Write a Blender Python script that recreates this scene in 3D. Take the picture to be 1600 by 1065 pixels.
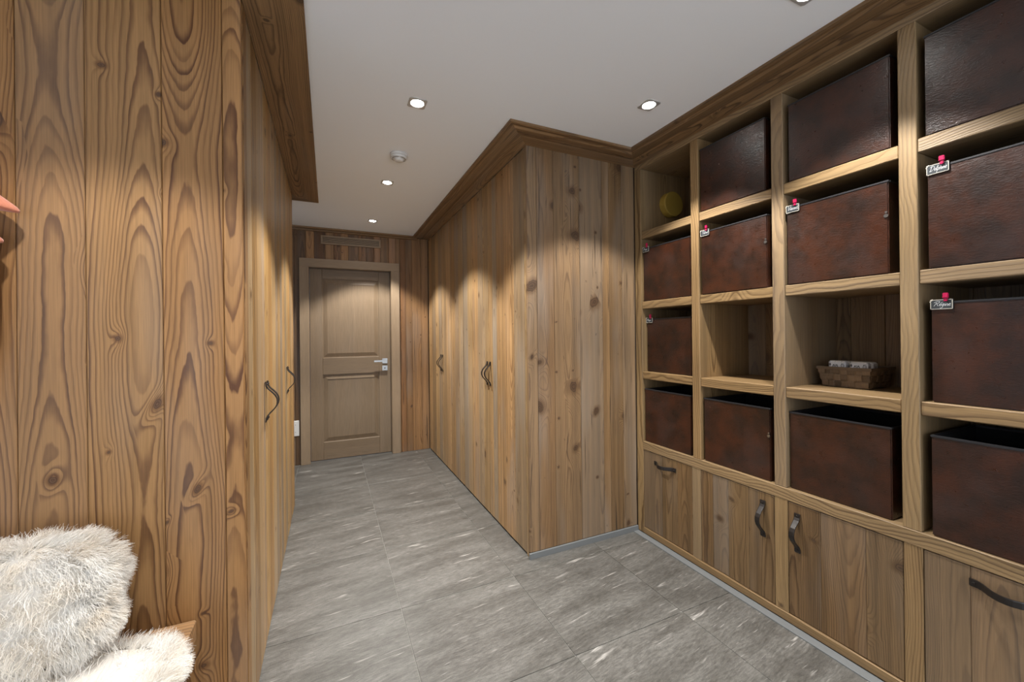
import bpy, bmesh, math, random
import numpy as np
from mathutils import Matrix, Vector, noise as mnoise

for o in list(bpy.data.objects): bpy.data.objects.remove(o, do_unlink=True)
SC = bpy.context.scene
COL = SC.collection
random.seed(7)

# ------------------------------------------------------------------ camera
F_PX, YAW, PITCH, ROLL, CAM_H, CY = 624.0, 0.4305, 0.0014, 0.0107, 1.3024, 523.0
cam = bpy.data.cameras.new('camera'); cam.sensor_fit = 'HORIZONTAL'; cam.sensor_width = 36.0
cam.lens = F_PX / 1600.0 * 36.0; cam.shift_y = (CY - 532.5) / 1600.0; cam.clip_start = 0.02
camo = bpy.data.objects.new('camera', cam); COL.objects.link(camo)
_f = Vector((math.sin(YAW), math.cos(YAW), 0)); _r = Vector((math.cos(YAW), -math.sin(YAW), 0)); _u = Vector((0, 0, 1))
_f, _u = _f * math.cos(PITCH) + _u * math.sin(PITCH), _u * math.cos(PITCH) - _f * math.sin(PITCH)
_r, _u = _r * math.cos(ROLL) - _u * math.sin(ROLL), _u * math.cos(ROLL) + _r * math.sin(ROLL)
camo.matrix_world = Matrix.Translation((0, 0, CAM_H)) @ Matrix((_r, _u, -_f)).transposed().to_4x4()
SC.camera = camo

# ------------------------------------------------------------------ world, daylight, exposure
world = bpy.data.worlds.new('world'); SC.world = world; world.use_nodes = True
bg = world.node_tree.nodes['Background']; bg.inputs[0].default_value = (0.62, 0.74, 1.0, 1); bg.inputs[1].default_value = 1.2
SC.view_settings.view_transform = 'Standard'; SC.view_settings.look = 'None'
SC.view_settings.gamma = 1.0; SC.view_settings.use_curve_mapping = False
SC.view_settings.exposure = 0.18
SPOT_W = 96.0
SPOT_COL = (1.0, 0.978, 0.945)

def daylight(name, loc, rot, sx, sy, watts):
    l = bpy.data.lights.new(name, 'AREA'); l.shape = 'RECTANGLE'; l.size = sx; l.size_y = sy
    l.energy = watts; l.color = (0.86, 0.93, 1.0)
    o = bpy.data.objects.new(name, l); COL.objects.link(o); o.location = loc; o.rotation_euler = rot
    return o
daylight('daylight_and_fill', (-1.5, -2.34, 1.27), (math.radians(90), 0, 0), 2.0, 1.5, 22.0)
daylight('daylight_and_fill', (-2.84, 0.75, 1.30), (math.radians(90), 0, math.radians(-90)), 1.2, 1.2, 1.6)
daylight('daylight_and_fill', (.95, -2.34, 1.15), (math.radians(90), 0, 0), 1.4, 2.0, 34.0)  # fill light for the added rear opening, lifts the ceiling

# ------------------------------------------------------------------ measured room
C = 2.439                       # ceiling
XM, YM = 1.056, 2.077           # corner of the wardrobe block on the right
XS = 1.862                      # front of the shelving
YB = 4.626                      # door wall
XL, YL0, YL1 = -0.25, 1.553, 3.53   # wardrobe block on the left
ZC = 2.418                      # underside of the cornice at the walls

# ------------------------------------------------------------------ object helpers
W = {}
def put(o, parent=None, mat=None, M=None):
    COL.objects.link(o) if o.name not in COL.objects else None
    M = M or Matrix.Identity(4); W[o.name] = M
    if parent is not None:
        o.parent = parent
        o.matrix_basis = W[parent.name].inverted() @ M
    else:
        o.matrix_basis = M
    if mat is not None and o.data is not None:
        if len(o.data.materials) == 0: o.data.materials.append(mat)
        if o.data.materials[0] != mat:
            o.material_slots[0].link = 'OBJECT'; o.material_slots[0].material = mat
    return o
def tag(o, label, cat=None, group=None, kind=None):
    o['label'] = label
    if cat: o['category'] = cat
    if group: o['group'] = group
    if kind: o['kind'] = kind
    return o
def empty(name, loc, label, cat, group=None, kind=None):
    o = bpy.data.objects.new(name, None); o.empty_display_size = .05
    put(o, None, None, Matrix.Translation(loc)); return tag(o, label, cat, group, kind)
def from_bm(name, bm, mat, parent=None, M=None, smooth=False):
    me = bpy.data.meshes.new(name); bm.normal_update(); bm.to_mesh(me); bm.free()
    if smooth:
        for p in me.polygons: p.use_smooth = True
    o = bpy.data.objects.new(name, me); return put(o, parent, mat, M)
def from_py(name, V, Fc, mat, parent=None, M=None, smooth=False):
    me = bpy.data.meshes.new(name); me.from_pydata([tuple(v) for v in V], [], Fc); me.update()
    if smooth:
        for p in me.polygons: p.use_smooth = True
    o = bpy.data.objects.new(name, me); return put(o, parent, mat, M)
MESH = {}
def box_mesh(w, t, l, bev, mat):
    k = (round(w, 4), round(t, 4), round(l, 4), bev, mat.name)
    if k in MESH: return MESH[k]
    bm = bmesh.new(); bmesh.ops.create_cube(bm, size=1.0)
    bmesh.ops.scale(bm, vec=(w, t, l), verts=bm.verts)
    b = min(bev, .45 * min(w, t, l))
    if b > 0: bmesh.ops.bevel(bm, geom=bm.edges[:], offset=b, segments=1, affect='EDGES')
    me = bpy.data.meshes.new('board'); bm.to_mesh(me); bm.free(); me.materials.append(mat)
    MESH[k] = me; return me
AX = {'x': 0, 'y': 1, 'z': 2}
def slab(name, lo, hi, mat, parent=None, grain='z', bev=.0015, thick=None):
    """A board between two corners; its grain runs along the given world axis."""
    d = [hi[i] - lo[i] for i in range(3)]; c = [(hi[i] + lo[i]) / 2 for i in range(3)]
    L = AX[grain]; rest = [i for i in range(3) if i != L]
    T = AX[thick] if thick else min(rest, key=lambda i: d[i])
    Wd = [i for i in rest if i != T][0]
    e = np.eye(3); cols = [e[Wd], e[T], e[L]]
    if np.linalg.det(np.array(cols).T) < 0: cols[1] = -cols[1]
    R = Matrix(np.array(cols).T.tolist()).to_4x4()
    o = bpy.data.objects.new(name, box_mesh(d[Wd], d[T], d[L], bev, mat))
    return put(o, parent, None, Matrix.Translation(c) @ R)

# ------------------------------------------------------------------ materials
class NT:
    def __init__(s, name):
        s.mat = bpy.data.materials.new(name); s.mat.use_nodes = True
        s.t = s.mat.node_tree; s.n = s.t.nodes; s.bsdf = s.n['Principled BSDF']
    def set(s, sock, v):
        if isinstance(v, bpy.types.NodeSocket): s.t.links.new(v, sock)
        else: sock.default_value = v
    def m(s, op, a, b=0.0, c=0.0, clamp=False):
        n = s.n.new('ShaderNodeMath'); n.operation = op; n.use_clamp = clamp
        for i, v in enumerate((a, b, c)): s.set(n.inputs[i], v)
        return n.outputs[0]
    def vec(s, x, y, z):
        n = s.n.new('ShaderNodeCombineXYZ')
        for i, v in enumerate((x, y, z)): s.set(n.inputs[i], v)
        return n.outputs[0]
    def sep(s, v):
        n = s.n.new('ShaderNodeSeparateXYZ'); s.set(n.inputs[0], v); return n.outputs
    def noise(s, v, scale=1.0, detail=2.0, rough=.5, dist=0.0):
        n = s.n.new('ShaderNodeTexNoise'); s.set(n.inputs['Vector'], v)
        n.inputs['Scale'].default_value = scale; n.inputs['Detail'].default_value = detail
        n.inputs['Roughness'].default_value = rough; n.inputs['Distortion'].default_value = dist
        return n.outputs[0]
    def ss(s, v, a, b, lo=0.0, hi=1.0):
        n = s.n.new('ShaderNodeMapRange'); n.interpolation_type = 'SMOOTHSTEP'
        s.set(n.inputs[0], v); n.inputs[1].default_value = a; n.inputs[2].default_value = b
        n.inputs[3].default_value = lo; n.inputs[4].default_value = hi
        return n.outputs[0]
    def lin(s, v, a, b, lo, hi):
        n = s.n.new('ShaderNodeMapRange'); s.set(n.inputs[0], v)
        for i, q in enumerate((a, b, lo, hi)): n.inputs[i + 1].default_value = q
        return n.outputs[0]
    def mix(s, f, a, b, mode='MIX'):
        n = s.n.new('ShaderNodeMix'); n.data_type = 'RGBA'; n.blend_type = mode
        s.set(n.inputs[0], f)
        for sock, v in ((n.inputs[6], a), (n.inputs[7], b)):
            s.set(sock, (*v, 1) if isinstance(v, tuple) and len(v) == 3 else v)
        return n.outputs[2]
    def grey(s, v):
        n = s.n.new('ShaderNodeCombineColor')
        for i in range(3): s.set(n.inputs[i], v)
        return n.outputs[0]
    def obj(s): return s.n.new('ShaderNodeTexCoord').outputs['Object']
    def rnd(s): return s.n.new('ShaderNodeObjectInfo').outputs['Random']
    def bump(s, h, strength, dist):
        n = s.n.new('ShaderNodeBump'); s.set(n.inputs['Height'], h)
        n.inputs['Strength'].default_value = strength; n.inputs['Distance'].default_value = dist
        s.t.links.new(n.outputs[0], s.bsdf.inputs['Normal'])
    def out(s, col=None, rough=None, spec=None, metal=None):
        for k, v in (('Base Color', col), ('Roughness', rough), ('Specular IOR Level', spec), ('Metallic', metal)):
            if v is not None: s.set(s.bsdf.inputs[k], (*v, 1) if isinstance(v, tuple) and len(v) == 3 else v)
        return s.mat

def plain(name, col, rough=.5, metal=0.0, spec=.5):
    return NT(name).out(col, rough, spec, metal)

def wood(name, early, late, freq=100., contrast=.85, knots=.35, tint=.25, warm=.5, grey=.2, cracks=0., rough=.42,
         spec=.4, xoff=.16, bump=.35, kcol=(.06, .04, .028), hvar=.12, kscale=1.0, bgrey=.3, krad=.012, hfreq=.8, edge=.45, streak=.35):
    s = NT(name); co = s.obj(); x, y, z = s.sep(co); r0 = s.rnd()
    r1 = s.m('FRACT', s.m('MULTIPLY', r0, 17.13)); r2 = s.m('FRACT', s.m('MULTIPLY', r0, 91.71)); r3 = s.m('FRACT', s.m('MULTIPLY', r0, 353.3))
    zz = s.m('MULTIPLY_ADD', r0, 53.0, z)
    xs = s.m('MULTIPLY_ADD', r2, 31.0, x)
    nA = s.m('SUBTRACT', s.noise(s.vec(s.m('MULTIPLY', xs, 3.0), s.m('MULTIPLY', y, 3.0), s.m('MULTIPLY', zz, 1.1)), 1.0, 2.0), .5)
    xw = s.m('ADD', s.m('MULTIPLY_ADD', s.m('SUBTRACT', r1, .5), xoff, x), s.m('MULTIPLY', nA, .055))
    nB = s.noise(s.vec(s.m('MULTIPLY', r3, 40.0), s.m('MULTIPLY', r2, 9.0), s.m('MULTIPLY', zz, hfreq)), 1.0, 1.0)
    h = s.m('ADD', s.m('MULTIPLY', nB, hvar), s.m('MULTIPLY', y, .8))
    # knots
    kx, kz = .115 * kscale, .27 * kscale
    vx = s.m('DIVIDE', xs, kx); vz = s.m('DIVIDE', zz, kz)
    vo = s.n.new('ShaderNodeTexVoronoi'); vo.voronoi_dimensions = '2D'; vo.inputs['Scale'].default_value = 1.0
    vo.inputs['Randomness'].default_value = .85
    s.set(vo.inputs['Vector'], s.vec(vx, vz, 0.0))
    px, pz, _ = s.sep(vo.outputs['Position']); cr, cg, cb = s.sep(vo.outputs['Color'])
    dx = s.m('MULTIPLY', s.m('SUBTRACT', vx, px), kx); dz = s.m('MULTIPLY', s.m('SUBTRACT', vz, pz), kz)
    on = s.m('LESS_THAN', cr, knots)
    R = s.m('MULTIPLY_ADD', s.m('MULTIPLY', cg, cg), krad, .0045)
    sk_ = s.m('MULTIPLY', s.m('SUBTRACT', cb, .5), 1.1)
    ax = s.m('DIVIDE', s.m('MULTIPLY_ADD', dz, sk_, dx), s.m('MULTIPLY', R, s.m('MULTIPLY_ADD', cb, .9, .75)))
    az = s.m('DIVIDE', s.m('SUBTRACT', dz, s.m('MULTIPLY', dx, sk_)), s.m('MULTIPLY', R, s.m('MULTIPLY_ADD', cb, -.45, 1.15)))
    ax2 = s.m('MULTIPLY', ax, ax); az2 = s.m('MULTIPLY', az, az)
    g = s.m('POWER', 2.718, s.m('MULTIPLY', s.m('ADD', s.m('DIVIDE', ax2, 4.0), s.m('DIVIDE', az2, 16.0)), -1.0))
    defl = s.m('MULTIPLY', s.m('MULTIPLY', g, R), s.m('MULTIPLY', on, 2.0))
    nC = s.m('SUBTRACT', s.noise(s.vec(s.m('MULTIPLY', xs, 22.0), y, s.m('MULTIPLY', zz, 6.0)), 1.0, 3.0), .5)
    rr = s.m('SQRT', s.m('ADD', s.m('MULTIPLY', xw, xw), s.m('MULTIPLY', h, h)))
    rr = s.m('ADD', s.m('ADD', rr, defl), s.m('MULTIPLY', nC, .007))
    # ring spacing varies slowly across the trunk
    rv = s.m('MULTIPLY_ADD', s.m('SINE', s.m('MULTIPLY', rr, 70.0)), .0045, rr)
    t = s.m('FRACT', s.m('MULTIPLY', rv, freq))
    lw = s.m('MULTIPLY', s.ss(t, edge, .88), s.ss(t, .9, 1.0, 1.0, 0.0))
    fib = s.noise(s.vec(s.m('MULTIPLY', xs, 420.0), s.m('MULTIPLY', y, 300.0), s.m('MULTIPLY', zz, 9.0)), 1.0, 2.0)
    blot = s.noise(s.vec(s.m('MULTIPLY', xs, 9.0), s.m('MULTIPLY', y, 9.0), s.m('MULTIPLY', zz, 2.2)), 1.0, 3.0)
    wn = s.n.new('ShaderNodeTexWhiteNoise'); wn.noise_dimensions = '1D'; s.set(wn.inputs['W'], s.m('MULTIPLY_ADD', r0, 77.0, s.m('FLOOR', s.m('MULTIPLY', rv, freq))))
    ringv = s.lin(wn.outputs['Value'], 0., 1., .35, 1.15)
    amt = s.m('MULTIPLY', s.m('MULTIPLY', lw, ringv), s.m('MULTIPLY', s.lin(blot, .25, .75, .6, 1.1), contrast), clamp=True)
    col = s.mix(amt, early, late)
    col = s.mix(1.0, col, s.grey(s.lin(fib, .25, .75, .82, 1.14)), 'MULTIPLY')
    col = s.mix(1.0, col, s.grey(s.m('MULTIPLY_ADD', r2, tint, 1.0 - tint * .5)), 'MULTIPLY')
    col = s.mix(s.m('MULTIPLY', r3, warm), col, s.mix(1.0, col, (1.12, .88, .68), 'MULTIPLY'))
    st = s.noise(s.vec(s.m('MULTIPLY', xs, 34.0), s.m('MULTIPLY', y, 30.0), s.m('MULTIPLY', zz, .55)), 1.0, 3.0, .6)
    col = s.mix(1.0, col, s.grey(s.lin(st, .28, .72, 1.0 - streak, 1.0 + streak * .6)), 'MULTIPLY')
    r4 = s.m('FRACT', s.m('MULTIPLY', r0, 1291.7))
    if bgrey > 0: col = s.mix(s.m('MULTIPLY', s.ss(r4, .45, .95), bgrey), col, s.mix(.65, col, (.27, .235, .19)))
    if grey > 0:
        gm = s.m('MULTIPLY', s.ss(s.noise(s.vec(s.m('MULTIPLY', xs, 5.0), y, s.m('MULTIPLY', zz, .9)), 1.0, 2.0), .48, .72), grey)
        col = s.mix(gm, col, s.mix(.6, col, (.30, .28, .25)))
    if cracks > 0:
        ck = s.noise(s.vec(s.m('MULTIPLY', xs, 55.0), y, s.m('MULTIPLY', zz, 1.6)), 1.0, 3.0, .55)
        ckm = s.m('MULTIPLY', s.ss(ck, .60, .70), cracks)
        ck2 = s.m('MULTIPLY', s.ss(s.noise(s.vec(s.m('MULTIPLY', xs, 26.0), y, s.m('MULTIPLY', zz, 16.0)), 1.0, 3.0), .68, .76), cracks * .8)
        ckm = s.m('MAXIMUM', ckm, ck2)
        col = s.mix(ckm, col, (.035, .022, .014))
    kd = s.m('SQRT', s.m('ADD', ax2, s.m('MULTIPLY', az2, .7)))
    kd = s.m('MULTIPLY_ADD', nC, 2.2, s.m('MULTIPLY_ADD', nA, 1.2, kd))
    core = s.m('MULTIPLY', s.ss(kd, .72, 1.05, 1.0, 0.0), on)
    halo = s.m('MULTIPLY', s.ss(kd, .9, 2.2, .6, 0.0), on)
    kring = s.lin(s.m('SINE', s.m('MULTIPLY', kd, 14.0)), -1, 1, .75, 1.5)
    kc = s.mix(1.0, s.mix(.45, kcol, late), s.grey(kring), 'MULTIPLY')
    col = s.mix(halo, col, late)
    col = s.mix(s.m('MULTIPLY', core, .85), col, kc)
    hgt = s.m('SUBTRACT', s.m('MULTIPLY', fib, .35), s.m('MULTIPLY', lw, -.5))
    if cracks > 0: hgt = s.m('SUBTRACT', hgt, ckm)
    s.bump(hgt, bump, .0015)
    return s.out(col, s.m('MULTIPLY_ADD', fib, .12, rough - .06), spec)

M_PANEL = wood('honey_larch', (.310, .170, .066), (.092, .037, .013), freq=125., contrast=1.0, knots=.42, krad=.020, xoff=.10, edge=.38, streak=.15, tint=.22, warm=.35, grey=.25, rough=.46, spec=.28, hvar=.16)
M_WARD = wood('aged_spruce', (.365, .240, .114), (.165, .090, .037), freq=170., contrast=.8, knots=.20, tint=.5, warm=.5, grey=.6, bgrey=.7, cracks=.45, rough=.5)
M_WARDL = wood('aged_larch', (.370, .236, .094), (.155, .081, .029), freq=160., contrast=.85, knots=.14, tint=.6, warm=.6, grey=.5, bgrey=.7, cracks=.6, rough=.45)
M_FACE = wood('knotty_spruce', (.240, .146, .066), (.095, .048, .020), freq=170., contrast=.85, knots=.42, krad=.028, kscale=1.15, kcol=(.022, .012, .008), tint=.3, warm=.45, grey=.5, bgrey=.5, cracks=.8, rough=.5)
M_BACK = wood('sun_burnt_board', (.25, .140, .060), (.085, .038, .015), freq=150., contrast=.8, knots=.3, tint=1.0, warm=.8, grey=.35, bgrey=.15, cracks=.95, rough=.5)
M_CORN = wood('dark_old_wood', (.245, .148, .068), (.070, .038, .017), freq=190., contrast=.95, knots=.18, tint=.25, warm=.3, grey=.35, cracks=.55, rough=.55)
M_SHELF = wood('sawn_larch', (.275, .180, .082), (.115, .066, .027), freq=210., contrast=.95, edge=.3, streak=.2, bump=.6, knots=.06, tint=.14, warm=.2, grey=.15, rough=.5, xoff=.2)
M_CAB = wood('brushed_larch', (.170, .105, .048), (.066, .035, .0145), freq=170., contrast=.85, knots=.16, tint=.2, warm=.3, grey=.3, rough=.45)
M_OAK = wood('pale_oak', (.222, .160, .099), (.170, .117, .070), freq=230., contrast=.5, knots=0., tint=.08, warm=.1, grey=.1, rough=.45, streak=.10, bgrey=0., hfreq=.4)
M_OAKLIT = wood('pale_oak_lit', (.315, .232, .148), (.255, .180, .110), freq=230., contrast=.5, knots=0., tint=.08, warm=.1, grey=.1, rough=.45, streak=.10, bgrey=0., hfreq=.4)  # paler copy of the door oak; stronger light on the casing is in the colour
M_BENCH = wood('bench_larch', (.50, .29, .125), (.24, .11, .042), freq=120., contrast=.9, knots=.1, tint=.1, warm=.3, grey=.1)
M_DARKIN = plain('shadow_gap_brown', (.02, .014, .01), .8)
M_CARC = plain('carcass_board', (.10, .065, .04), .8)
M_BLACK = plain('black_piping', (.016, .016, .018), .5)
M_INSHADE = plain('inner_shade_black', (.008, .008, .009), .9)  # shade inside the open boxes, set as a near-black colour
M_IRON = plain('black_iron', (.022, .018, .016), .36, .35)
M_CHROME = plain('brushed_chrome', (.36, .36, .35), .32, 1.0)
M_TRIM = plain('lamp_trim_metal', (.55, .55, .54), .35, .5)
M_WHITEP = plain('white_plastic', (.72, .71, .68), .4)
M_SLOT = plain('dark_slot', (.03, .03, .03), .7)
M_GROUT = plain('pale_grout', (.27, .26, .235), .8)
M_SKIRT = plain('grey_skirting_stone', (.155, .162, .162), .5)
M_PLASTER = plain('plaster_white', (.84, .82, .79), .9, 0, .2)
M_CLIP = plain('magenta_plastic', (.42, .012, .07), .3)
M_CHALK = plain('chalkboard', (.028, .034, .038), .6)
M_CREAM = plain('cream_border', (.62, .57, .47), .6)
M_INK = plain('white_chalk', (.85, .86, .86), .7)
M_YELLOW = plain('olive_yellow', (.36, .24, .04), .55)
M_GLASSF = plain('window_frame_wood', (.20, .12, .06), .5)

def ceiling_mat():
    s = NT('ceiling_plaster'); co = s.obj(); n = s.noise(co, 60.0, 3.0)
    s.bump(n, .05, .001); return s.out((.91, .94, .97), .9, .2)
M_CEIL = ceiling_mat()

def stone_mat():
    s = NT('grey_quartzite_tile'); co = s.obj(); x, y, z = s.sep(co); r = s.rnd()
    ox = s.m('MULTIPLY_ADD', r, 37.0, x); oy = s.m('MULTIPLY_ADD', r, 61.0, y)
    # streaks lie roughly along x, a little turned
    a = .12; u = s.m('ADD', s.m('MULTIPLY', ox, math.cos(a)), s.m('MULTIPLY', oy, math.sin(a)))
    v = s.m('SUBTRACT', s.m('MULTIPLY', oy, math.cos(a)), s.m('MULTIPLY', ox, math.sin(a)))
    wv = s.m('MULTIPLY_ADD', s.noise(s.vec(s.m('MULTIPLY', u, 3.), s.m('MULTIPLY', v, 6.), 0.), 1., 3.), .06, v)
    band = s.noise(s.vec(s.m('MULTIPLY', u, 2.2), s.m('MULTIPLY', wv, 11.), 0.), 1., 4., .6)
    fine = s.noise(s.vec(s.m('MULTIPLY', u, 26.), s.m('MULTIPLY', wv, 120.), 0.), 1., 4., .65)
    grit = s.noise(s.vec(u, v, 0.), 240., 2.)
    col = s.mix(s.ss(band, .25, .75), (.075, .070, .061), (.142, .136, .123))
    col = s.mix(1., col, s.grey(s.lin(fine, .25, .75, .55, 1.40)), 'MULTIPLY')
    col = s.mix(1., col, s.grey(s.lin(grit, .25, .75, .84, 1.14)), 'MULTIPLY')
    ve = s.noise(s.vec(s.m('MULTIPLY', u, 3.2), s.m('MULTIPLY', wv, 40.), 3.), 1., 3., .6)
    mask = s.ss(s.noise(s.vec(s.m('MULTIPLY', u, 4.5), s.m('MULTIPLY', v, 9.), 8.), 1., 2.), .50, .68)
    col = s.mix(s.m('MULTIPLY', s.m('MULTIPLY', s.ss(ve, .575, .70), mask), .9), col, (.50, .48, .44))
    ve2 = s.noise(s.vec(s.m('MULTIPLY', u, 9.), s.m('MULTIPLY', wv, 120.), 5.), 1., 2., .6)
    col = s.mix(s.m('MULTIPLY', s.ss(ve2, .66, .76), .45), col, (.40, .385, .36))
    col = s.mix(1., col, s.grey(s.m('MULTIPLY_ADD', r, .10, .95)), 'MULTIPLY')
    s.bump(s.m('ADD', fine, s.m('MULTIPLY', grit, .5)), .25, .0015)
    return s.out(col, s.lin(fine, .2, .8, .34, .52), .45)
M_STONE = stone_mat()

def leather_mat():
    s = NT('brown_leather'); co = s.obj(); x, y, z = s.sep(co); r = s.rnd()
    p = s.vec(x, s.m('MULTIPLY_ADD', r, 13.0, y), s.m('MULTIPLY_ADD', r, 7.0, z))
    blot = s.noise(p, 9.0, 4.0, .6); crk = s.noise(p, 38.0, 5.0, .62, .3)
    col = s.mix(s.ss(blot, .3, .72), (.0145, .0064, .0038), (.047, .0132, .0050))
    col = s.mix(s.m('MULTIPLY', s.ss(s.noise(p, 4.0, 2.0), .5, .75), .5), col, (.045, .026, .022))
    px, py, pz = s.sep(p)
    vc = s.n.new('ShaderNodeTexVoronoi'); vc.feature = 'DISTANCE_TO_EDGE'; vc.inputs['Scale'].default_value = 1.0
    s.set(vc.inputs['Vector'], s.vec(s.m('MULTIPLY', px, 90.0), s.m('MULTIPLY_ADD', crk, 3.0, s.m('MULTIPLY', py, 55.0)), s.m('MULTIPLY_ADD', blot, 4.0, s.m('MULTIPLY', pz, 130.0))))
    cell = s.ss(vc.outputs['Distance'], 0.0, .22)
    fine = s.noise(s.vec(s.m('MULTIPLY', px, 200.0), s.m('MULTIPLY', py, 140.0), s.m('MULTIPLY', pz, 380.0)), 1.0, 3.0, .6)
    s.bump(s.m('ADD', s.m('MULTIPLY', cell, .55), s.m('MULTIPLY', fine, .6)), .28, .0012)
    col = s.mix(1.0, col, s.grey(s.lin(fine, .25, .75, .75, 1.25)), 'MULTIPLY')
    return s.out(col, s.lin(crk, .3, .7, .26, .38), .6)
M_LEATHER = leather_mat()

def wool_mat():
    s = NT('cream_wool'); co = s.obj(); n = s.noise(co, 14.0, 3.0)
    col = s.mix(s.ss(n, .35, .7), (.95, .93, .89), (.92, .86, .77))
    s.bsdf.inputs['Sheen Weight'].default_value = .3
    s.out(col, .85, .2)
    tr = s.n.new('ShaderNodeBsdfTranslucent'); s.set(tr.inputs[0], col)
    mx = s.n.new('ShaderNodeMixShader'); mx.inputs[0].default_value = .35
    s.t.links.new(s.bsdf.outputs[0], mx.inputs[1]); s.t.links.new(tr.outputs[0], mx.inputs[2])
    s.t.links.new(mx.outputs[0], s.n['Material Output'].inputs[0]); return s.mat
M_WOOL = wool_mat()

def felt_mat():
    s = NT('salmon_felt'); co = s.obj(); n = s.noise(co, 160.0, 3.0); b = s.noise(co, 12.0, 2.0)
    col = s.mix(n, (.50, .155, .085), (.66, .26, .155)); col = s.mix(s.ss(b, .5, .8), col, (.60, .22, .12))
    s.bump(n, .4, .001); s.bsdf.inputs['Sheen Weight'].default_value = .4
    return s.out(col, .9, .1)
M_FELT = felt_mat()

def lens_mat():
    s = NT('lamp_lens'); s.bsdf.inputs['Emission Color'].default_value = (1, .97, .92, 1)
    s.bsdf.inputs['Emission Strength'].default_value = 65.0; return s.out((.9, .9, .9), .3)
M_LENS = lens_mat()

def basket_mat():
    s = NT('woven_strip'); co = s.obj(); x, y, z = s.sep(co); r = s.rnd()
    n = s.noise(s.vec(s.m('MULTIPLY_ADD', r, 9., s.m('MULTIPLY', x, 30.)), 0., s.m('MULTIPLY', z, 500.)), 1., 2.)
    col = s.mix(n, (.085, .055, .032), (.19, .135, .085)); col = s.mix(1., col, s.grey(s.m('MULTIPLY_ADD', r, .7, .6)), 'MULTIPLY')
    s.bump(n, .3, .001); return s.out(col, .55, .3)
M_BASKET = basket_mat()
def print_mat():
    s = NT('flower_print'); co = s.obj()
    vo = s.n.new('ShaderNodeTexVoronoi'); vo.inputs['Scale'].default_value = 36.0; vo.inputs['Randomness'].default_value = .35; s.set(vo.inputs['Vector'], co)
    d = vo.outputs['Distance']; px, py, pz = s.sep(vo.outputs['Position']); x, y, z = s.sep(co)
    an = s.m('ARCTAN2', s.m('SUBTRACT', z, pz), s.m('SUBTRACT', y, py))
    pet = s.m('MULTIPLY_ADD', s.m('COSINE', s.m('MULTIPLY', an, 6.0)), .12, .27)
    e = s.m('ABSOLUTE', s.m('SUBTRACT', d, pet))
    k = s.m('MAXIMUM', s.ss(e, .05, .09, 1., 0.), s.ss(d, .08, .12, 1., 0.))
    return s.out(s.mix(k, (.72, .69, .66), (.05, .045, .045)), .6)
M_PRINT = print_mat()
def glass_mat():
    s = NT('window_glass'); tr = s.n.new('ShaderNodeBsdfTransparent'); mx = s.n.new('ShaderNodeMixShader'); mx.inputs[0].default_value = .06
    gl = s.n.new('ShaderNodeBsdfGlossy'); gl.inputs['Roughness'].default_value = .02
    s.t.links.new(tr.outputs[0], mx.inputs[1]); s.t.links.new(gl.outputs[0], mx.inputs[2])
    s.t.links.new(mx.outputs[0], s.n['Material Output'].inputs[0]); return s.mat
M_GLASS = glass_mat()

# ------------------------------------------------------------------ floor: base + 60 cm tiles
X0R, X1R, Y0R, Y1R = -2.75, 2.6, -2.25, 4.75
floor = slab('floor', (X0R, Y0R, -.06), (X1R, Y1R, -.003), M_GROUT, None, 'y', 0)
tag(floor, 'grey stone tiled floor with fine pale joints', 'floor', None, 'structure')
TX = [.305 + .595 * k for k in range(-5, 4)]
TY = [1.375 + .592 * k for k in range(-6, 7)]
def tile(x0, x1, y0, y1):
    g = .0011
    x0, x1, y0, y1 = max(x0, X0R), min(x1, X1R), max(y0, Y0R), min(y1, Y1R)
    if x1 - x0 < .02 or y1 - y0 < .02: return
    o = bpy.data.objects.new('tile', box_mesh(x1 - x0 - 2 * g, y1 - y0 - 2 * g, .01, .0008, M_STONE))
    put(o, floor, None, Matrix.Translation(((x0 + x1) / 2, (y0 + y1) / 2, -.005)))
for i in range(-6, 4):
    for j in range(-7, 7):
        x0, y0 = .305 + .595 * i, 1.375 + .592 * j
        xc, yc = x0 + .3, y0 + .3
        if x0 > XM and y0 > YM - .1: continue
        if x0 + .595 < XL - .35 and y0 > YL0 and y0 + .592 < YL1: continue
        tile(x0, x0 + .595, y0, y0 + .592)

# ------------------------------------------------------------------ ceiling and walls
ceil = slab('ceiling', (X0R, Y0R, C), (X1R, Y1R, C + .1), M_CEIL, None, 'y', 0)
tag(ceil, 'smooth white plaster ceiling with recessed square downlights', 'ceiling', None, 'structure')

def boards(parent, name, xs, zlo, zhi, plane, mat, t=.016, axis='x', out=-1, jitter=.0015, gap=.0006):
    """Vertical boards between the joints xs on a plane; out = side they face."""
    for a, b in zip(xs[:-1], xs[1:]):
        lo_, hi_ = min(a, b) + gap, max(a, b) - gap
        j = random.uniform(0, jitter)
        p0, p1 = (plane - out * t, plane - out * j)
        p0, p1 = min(p0, p1), max(p0, p1)
        if axis == 'x': slab(name, (lo_, p0, zlo), (hi_, p1, zhi), mat, parent, 'z', .002, 'y')
        else: slab(name, (p0, lo_, zlo), (p1, hi_, zhi), mat, parent, 'z', .002, 'x')

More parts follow.
